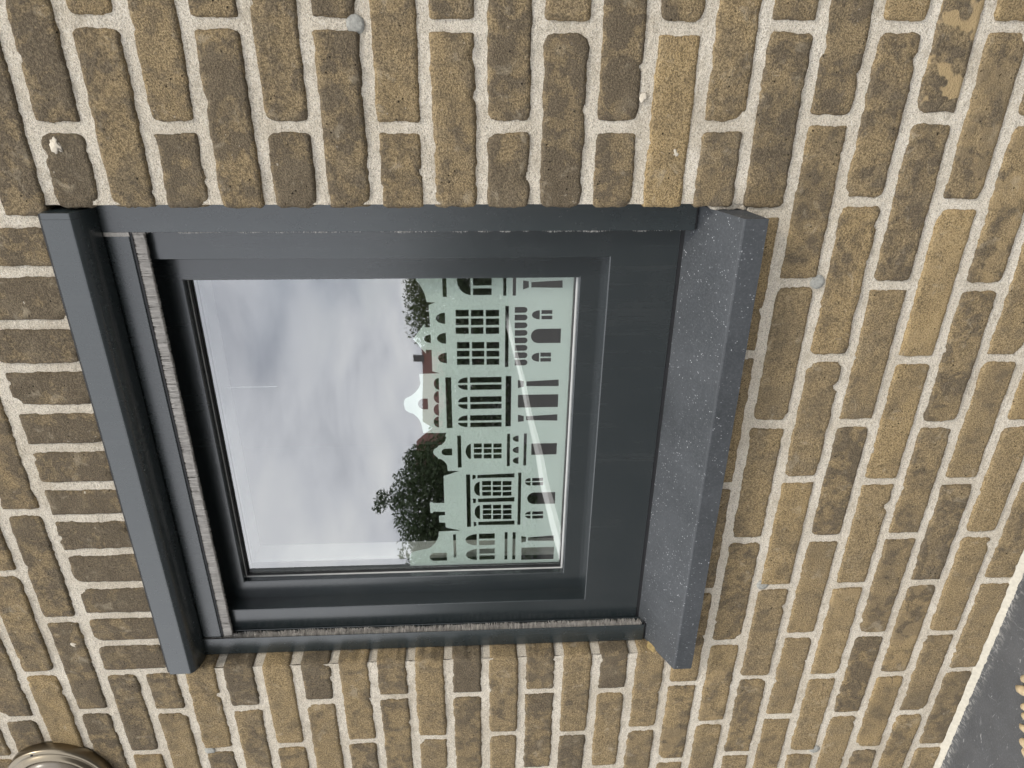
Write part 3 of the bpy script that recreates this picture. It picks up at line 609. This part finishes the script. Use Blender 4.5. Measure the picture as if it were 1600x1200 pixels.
# blob of yellow foam in the corner beside the sill
bm = bmesh.new(); bmesh.ops.create_icosphere(bm, subdivisions=3, radius=0.009)
for v in bm.verts:
    v.co.x *= 0.55; v.co.y *= 1.5; v.co *= 1+0.4*noise.noise(v.co*160)
foam = bm_obj('foam_blob', bm, mat_plain('yellow_foam', (0.36, 0.265, 0.11), 0.85, 0, 0.3, 120, 0.001), None, True)
foam.location = (-0.3750, 0.014, 0.629); tag(foam, 'small blob of yellow foam in the corner beside the stone sill', 'foam')
# ------------------------------------------------------------------ round wall lamp, its rim just in the frame
lamp = empty('wall_lamp', (-0.645, 0, 1.724)); tag(lamp, 'round brushed steel lamp on the bricks above and left of the window', 'wall lamp')
def lathe(name, prof, c, mat, parent, n=96):
    V, F = [], []
    for (r, y) in prof:
        for i in range(n): a = i*math.tau/n; V.append((c[0]+r*math.cos(a), y, c[2]+r*math.sin(a)))
    for k in range(len(prof)-1):
        for i in range(n): a, b = k*n+i, k*n+(i+1) % n; F.append((a, a+n, b+n, b))
    o = mesh_obj(name, V, F, mat, None, True); child_of_empty(o, parent); return o
LC = (-0.645, 0, 1.724)
lathe('mounting_ring', [(0.088, 0.0005), (0.0945, 0.0005), (0.0950, -0.004), (0.0950, -0.017), (0.0935, -0.0195), (0.0910, -0.0205), (0.0860, -0.0195), (0.0835, -0.0180), (0.0815, -0.0195), (0.0790, -0.0235), (0.0755, -0.0250), (0.0715, -0.0240), (0.0690, -0.0200), (0.0680, -0.010)], LC, M_STEEL, lamp)
lathe('glass_dome', [(0.0690, -0.018)] + [(0.0690*math.cos(k/10*math.pi/2), -0.018-0.028*math.sin(k/10*math.pi/2)) for k in range(1, 10)] + [(0.001, -0.046)], LC, mat_plain('opal_glass', (0.22, 0.19, 0.15), 0.25, 0, 0.03), lamp)
for a in (math.radians(17), math.radians(197)):
    bm = bmesh.new(); bmesh.ops.create_cone(bm, cap_ends=True, segments=14, radius1=0.0024, radius2=0.0018, depth=0.002, matrix=Matrix.Translation((LC[0]+.0895*math.cos(a), -0.0207, LC[2]+.0895*math.sin(a))) @ Matrix.Rotation(math.pi/2, 4, 'X'))
    child_of_empty(bm_obj('screw', bm, M_BLACK), lamp)

# ------------------------------------------------------------------ doorstep, sealant, mat
step = box_obj('doorstep', -2.2, 2.4, -1.35, -0.001, -0.165, 0.0, M_STEP, None, 0.004)
tag(step, 'dark grey scratched stone doorstep at the foot of the wall', 'doorstep')
V, F = [], []; NXs = 900
for k in range(NXs+1):
    x = -1.3+2.2*k/NXs; nn = noise.noise((x*70, 0, 0))*0.5+noise.noise((x*230, 3, 0))*0.5+noise.noise((x*600, 3, 7))*0.35
    wv = 0.0095+0.0042*nn; hv = 0.0062+0.0012*noise.noise((x*60, 9, 0))+.0005*noise.noise((x*300, 9, 0))
    for (y, z) in ((0.002, hv+.004), (-0.001, hv+.0022), (-wv*.45, hv*.62), (-wv*.8, hv*.25), (-wv, 0.0002)): V.append((x, y, z))
for k in range(NXs):
    for i in range(4): a = k*5+i; F.append((a, a+1, a+6, a+5))
seal = mesh_obj('sealant_bead', V, F, mat_plain('cream_sealant', (0.52, 0.485, 0.40), 0.85, 0, 0.12, 150, 0.0012), None, True)
tag(seal, 'ragged cream sealant bead where the bricks meet the doorstep', 'sealant')
M_TUFT = mat_plain('straw_fibre', (0.56, 0.44, 0.27), 0.8, 0, 0.25, 60, 0.001)
mat_o = empty('doormat', (-0.45, -0.3, 0)); tag(mat_o, 'straw-coloured fringed doormat at the edge of the dark doorstep', 'doormat')
mang = math.atan2(-0.0335, -0.0615)
e0 = Vector((-0.449, -0.1295, 0)); dr = Vector((-0.0615, -0.0335, 0)).normalized(); nr = Vector((dr.y, -dr.x, 0))
if nr.y > 0: nr = -nr
def on_mat(a, b, z): return e0 + dr*a + nr*b + Vector((0, 0, z))
V = [on_mat(a, b, z) for z in (0.0012, 0.012) for a, b in ((-.10, .040), (.40, .040), (.40, .34), (-.10, .34))]
child_of_empty(mesh_obj('mat_body', V, [(0, 1, 2, 3), (4, 5, 6, 7), (0, 1, 5, 4), (1, 2, 6, 5), (2, 3, 7, 6), (3, 0, 4, 7)], mat_plain('woven_jute', (0.26, 0.22, 0.17), 0.9, 0, 0.35, 90, 0.003)), mat_o)
for k in range(-4, 18):
    a = k*0.0225 + random.uniform(-.005, .005); ln = random.uniform(.032, .052); wd = random.uniform(.006, .0095); sk = random.uniform(-.007, .007); bm = bmesh.new(); rings_ = []
    for t, rad in ((0, .25), (.12, .75), (.35, 1.0), (.7, 1.0), (1.0, .9)):
        c = on_mat(a + random.uniform(-.0015, .0015) + (1-t)*sk, (ln - .042) * (t-1) * 1.0 + .042*t - .002, 0.0085)
        rings_.append([bm.verts.new(c + dr*wd*rad*math.cos(q*math.tau/8) + Vector((0, 0, .0072*rad*math.sin(q*math.tau/8)))) for q in range(8)])
    for i in range(4):
        for q in range(8): bm.faces.new((rings_[i][q], rings_[i][(q+1) % 8], rings_[i+1][(q+1) % 8], rings_[i+1][q]))
    bm.faces.new(rings_[0]); bmesh.ops.recalc_face_normals(bm, faces=bm.faces)
    child_of_empty(bm_obj('tuft', bm, M_TUFT, None, True), mat_o)

# ------------------------------------------------------------------ ground in front of the house (seen only in the glass)
def mat_paving():
    m, t, b = new_mat('paving'); N = NT(t)
    br = N.n('ShaderNodeTexBrick'); br.inputs['Scale'].default_value = 1.0; br.inputs['Brick Width'].default_value = 0.30; br.inputs['Row Height'].default_value = 0.30; br.inputs['Mortar Size'].default_value = 0.006
    br.inputs['Color1'].default_value = (0.055, 0.053, 0.050, 1); br.inputs['Color2'].default_value = (0.07, 0.066, 0.06, 1); br.inputs['Mortar'].default_value = (0.05, 0.048, 0.04, 1)
    N.l(N.P(), br.inputs['Vector']); N.l(N.mix(N.mr(N.noise(1.3, 5), 0.3, 0.7, 0, 0.5), br.outputs[0], (0.045, 0.043, 0.038)), b.inputs['Base Color']); b.inputs['Roughness'].default_value = 0.9
    return m
V = []; F = []
g = mesh_obj('ground', [(-400, -900, -.165), (400, -900, -.165), (400, 300, -.165), (-400, 300, -.165)], [(0, 1, 2, 3)], mat_paving()); g['kind'] = 'structure'
kp = [(-9.5, -26), (-7.9, -20), (-7.25, -17.13), (-6.72, -13.42), (-6.22, -10.14), (-5.78, -7.94), (-5.4, -6.04), (-5.1, -4.6)]
V = []; F = []
for i, (x, y) in enumerate(kp):
    a = Vector(kp[min(i+1, len(kp)-1)]) - Vector(kp[max(i-1, 0)]); a.normalize(); nrm = Vector((a.y, -a.x))
    for s, z in ((-.15, -.165), (-.15, -.11), (.15, -.11), (.15, -.165)): V.append((x+nrm.x*s, y+nrm.y*s, z))
for i in range(len(kp)-1):
    for q in range(3): a = i*4+q; F.append((a, a+1, a+5, a+4))
kb = mesh_obj('path', V, F, mat_plain('pale_concrete', (0.75, 0.74, 0.70), 0.85, 0, 0.1, 6)); kb['kind'] = 'structure'

# ------------------------------------------------------------------ the garden, trees and houses opposite, reflected in the glass
def polar(az, t): a = math.radians(az); return Vector((0.658-t*math.sin(a), 1.13-t*math.cos(a), 0))
def leafy(name, c, clumps, nleaf, size, mat, parent):
    V, F = [], []; wts = [q[3]**2 for q in clumps]
    for _ in range(nleaf):
        cx, cy, cz, rad = random.choices(clumps, wts)[0]
        d = Vector((random.gauss(0, 1), random.gauss(0, 1), random.gauss(0, 1))).normalized()*rad*random.random()**0.38
        p = Vector((cx, cy, cz)) + d
        a = Vector((random.gauss(0, 1), random.gauss(0, 1), random.gauss(0, .6))).normalized(); b = a.orthogonal().normalized()
        b = (b*math.cos(random.random()*6.28) + a.cross(b)*math.sin(random.random()*6.28)).normalized(); s = size*random.uniform(.6, 1.25); n = len(V)
        V += [p-a*s, p-b*s*.42, p+a*s, p+b*s*.42]; F += [(n, n+1, n+2, n+3)]
    return child_of_empty(mesh_obj(name, V, F, mat), parent)
def trunk(pts, mat, parent, name='trunk'):
    bm = bmesh.new(); prev = None
    for p, r in pts:
        ring_ = [bm.verts.new(Vector(p)+Vector((r*math.cos(i*math.tau/8), r*math.sin(i*math.tau/8), 0))) for i in range(8)]
        if prev: [bm.faces.new((prev[i], prev[(i+1) % 8], ring_[(i+1) % 8], ring_[i])) for i in range(8)]
        prev = ring_
    return child_of_empty(bm_obj(name, bm, mat, None, True), parent)
M_BARK = mat_plain('bark', (0.10, 0.075, 0.05), 0.9, 0, 0.3, 20, 0.01)
M_LEAF1 = mat_leaf('dark_leaves', (0.050, 0.085, 0.032), (0.090, 0.130, 0.052)); M_LEAF2 = mat_leaf('olive_leaves', (0.085, 0.115, 0.034), (0.130, 0.160, 0.055))
# leafy shrub, nearest
sb = polar(36.5, 13.5); shrub = empty('shrub', (sb.x, sb.y, -.16)); tag(shrub, 'dark leafy shrub mirrored in the pane beside the red roofs', 'shrub')
right = Vector((-math.cos(math.radians(36.5)), math.sin(math.radians(36.5)), 0))
cl = []
for (az, el, rad) in [(36.1, 6.0, .13), (35.3, 4.6, .26), (33.4, 3.6, .26), (34.5, 2.4, .42), (37.5, 3.9, .30), (39.2, 3.4, .34), (40.6, 2.6, .36), (37, 1.5, .6), (33.2, 1.4, .42), (40, .4, .6), (35, -.8, .65), (38.5, -2, .7), (33.0, 4.6, .12), (36.6, 7.0, .08), (42, 1.6, .5), (35.9, 6.6, .09)]:
    p = polar(az, 13.5+random.uniform(-.4, .4)); cl.append((p.x, p.y, .948+13.5*math.tan(math.radians(el)), rad*1.62))
leafy('crown', sb, cl, 34000, .044, M_LEAF1, shrub)
trunk([((sb.x, sb.y, -.16), .05), ((sb.x+.05, sb.y, .3), .04), ((sb.x, sb.y+.05, .8), .025), ((sb.x-.05, sb.y, 1.3), .012)], M_BARK, shrub)
for k in range(5):
    d = Vector((random.uniform(-.5, .5), random.uniform(-.3, .3), 0)); trunk([((sb.x, sb.y, .3), .025), ((sb.x+d.x*.5, sb.y+d.y*.5, .75), .016), ((sb.x+d.x, sb.y+d.y, 1.2), .007)], M_BARK, shrub, 'branch')
# olive tree further off
tb = polar(21.6, 24); tree = empty('tree', (tb.x, tb.y, -.16)); tag(tree, 'olive green tree crown mirrored above the right-hand film houses', 'tree')
cl = []
for (az, el, rad) in [(19.3, 3.2, .8), (20.4, 3.3, .75), (21.6, 3.2, .75), (22.8, 3.0, .8), (23.6, 2.5, .7), (18.3, 3.0, .9), (20, 1.5, 1.0), (22.5, 1.3, 1.0), (21, 0, 1.1), (17.4, 2.2, 1.0), (24.2, 3.4, .22)]:
    p = polar(az, 24+random.uniform(-.6, .6)); cl.append((p.x, p.y, .948+24*math.tan(math.radians(el)), rad))
leafy('crown', tb, cl, 16000, .06, M_LEAF2, tree)
trunk([((tb.x, tb.y, -.16), .14), ((tb.x+.05, tb.y, .6), .11), ((tb.x, tb.y, 1.6), .06), ((tb.x-.1, tb.y, 2.3), .02)], M_BARK, tree)
# hedge closing the view
hd = polar(30, 20); hedge = empty('hedge', (hd.x, hd.y, -.16)); tag(hedge, 'low dark hedge mirrored behind the cut-outs of the film', 'hedge')
cl = []
for az in np.arange(14, 50, 1.1): p = polar(az, 22); [cl.append((p.x, p.y, zq, .55)) for zq in (0, .5, 1.0, 1.45+.25*math.sin(az*1.7))]
leafy('foliage', hd, cl, 30000, .085, M_LEAF1, hedge)
M_HW = mat_plain('house_brick', (0.10, 0.065, 0.05), 0.9, 0, 0.2, 3); M_ROOF = mat_plain('red_roof_tiles', (0.15, 0.060, 0.045), 0.7, 0, 0.25, 4, 0.02); M_PANE = mat_plain('dark_pane', (0.03, 0.035, 0.04), 0.08); M_WFR = mat_plain('white_paint', (0.75, 0.75, 0.72), 0.5); M_GREY = mat_plain('grey_chimney', (0.16, 0.155, 0.15), 0.9, 0, .2, 5)
def house(az, t, width, depth, eave, ridge, label, chim=None, hip=0.0):
    c = polar(az, t); ang = math.radians(-az) + math.pi/2
    e = empty('house', (c.x, c.y, -.165)); tag(e, label, 'house', 'houses opposite')
    ax = Vector((-math.cos(math.radians(az)), math.sin(math.radians(az)), 0)); ay = Vector((-math.sin(math.radians(az)), -math.cos(math.radians(az)), 0))
    def P(a, b, z): v = c + ax*a + ay*b; return (v.x, v.y, z)
    w2, d = width/2, depth
    V = [P(-w2, 0, -.165), P(w2, 0, -.165), P(w2, d, -.165), P(-w2, d, -.165), P(-w2, 0, eave), P(w2, 0, eave), P(w2, d, eave), P(-w2, d, eave), P(-w2+hip, d/2, ridge-.1), P(w2-hip, d/2, ridge-.1)]
    child_of_empty(mesh_obj('walls', V, [(0, 1, 5, 4), (1, 2, 6, 5), (2, 3, 7, 6), (3, 0, 4, 7), (4, 7, 8), (5, 9, 6)], M_HW), e)
    o_ = .35; V = [P(-w2-o_, -o_, eave-.12), P(w2+o_, -o_, eave-.12), P(w2+o_-hip, d/2, ridge), P(-w2-o_+hip, d/2, ridge), P(-w2-o_, d+o_, eave-.12), P(w2+o_, d+o_, eave-.12)]
    rf = [(0, 1, 2, 3), (3, 2, 5, 4)] + ([(1, 5, 2), (0, 3, 4)] if hip else [])
    ro = mesh_obj('roof', V, rf, M_ROOF); s = ro.modifiers.new('thick', 'SOLIDIFY'); s.thickness = 0.15; child_of_empty(ro, e)
    if chim is not None:
        V = [P(chim+a, d/2-.3+b, z) for z in (ridge-.8, ridge+.6) for a, b in ((-.25, 0), (.25, 0), (.25, .5), (-.25, .5))]
        mesh_obj('chimney', V, [(0, 1, 5, 4), (1, 2, 6, 5), (2, 3, 7, 6), (3, 0, 4, 7), (4, 5, 6, 7)], M_GREY, ro)
    for k in range(int(width//2.6)):
        a = -w2+1.4+k*2.6
        wf = child_of_empty(mesh_obj('window_frame', [P(a-.65, -.04, .8), P(a+.65, -.04, .8), P(a+.65, -.04, 2.2), P(a-.65, -.04, 2.2)], [(0, 1, 2, 3)], M_WFR), e)
        mesh_obj('window_pane', [P(a-.55, -.06, .9), P(a+.55, -.06, .9), P(a+.55, -.06, 2.1), P(a-.55, -.06, 2.1)], [(0, 1, 2, 3)], M_PANE, wf)
house(27.3, 52, 6.6, 7, 3.0, 4.72, 'small red-roofed house mirrored left of the bell gable, next to the tree', -1.9, 1.0)
house(33.0, 50, 5.0, 7, 3.0, 4.95, 'wider red-roofed house mirrored between the bell gable and the shrub', None, 1.6)

# ------------------------------------------------------------------ room behind the glass
M_IN = mat_plain('grey_room_wall', (0.20, 0.19, 0.18), 0.85, 0, 0.05, 3)
rm = mesh_obj('interior_wall', [(-1.3, 0.25, -.1), (1.3, .25, -.1), (1.3, 2.2, -.1), (-1.3, 2.2, -.1), (-1.3, .25, 2.5), (1.3, .25, 2.5), (1.3, 2.2, 2.5), (-1.3, 2.2, 2.5)], [(1, 2, 6, 5), (2, 3, 7, 6), (3, 0, 4, 7), (0, 1, 2, 3)], M_IN); rm['kind'] = 'structure'
cei = mesh_obj('interior_ceiling', [(-1.3, .25, 2.499), (1.3, .25, 2.499), (1.3, 2.2, 2.499), (-1.3, 2.2, 2.499)], [(0, 1, 2, 3)], M_PLASTER); cei['kind'] = 'structure'
# thin white pull cord hanging inside
bm = bmesh.new(); bmesh.ops.create_cone(bm, cap_ends=True, segments=8, radius1=0.0007, radius2=0.0007, depth=0.0930, matrix=Matrix.Translation((0.094, 0.15, 1.3130)))
pc = bm_obj('pull_cord', bm, mat_plain('white_cord', (0.9, 0.9, 0.9), 0.5)); tag(pc, 'short thin white cord hanging behind the upper part of the glass', 'cord')
# inner skin of the wall around the opening, so that the room is closed
bm = bmesh.new()
for (a, b, c, d) in ((-1.9, XL+.01, -.16, 2.4), (XR-.01, 2.1, -.16, 2.4), (XL+.01, XR-.01, -.16, .60), (XL+.01, XR-.01, ZT-.01, 2.4)):
    box(bm, a, b, 0.112, 0.25, c, d)
child_of_empty(bm_obj('inner_leaf', bm, M_PLASTER), wall)
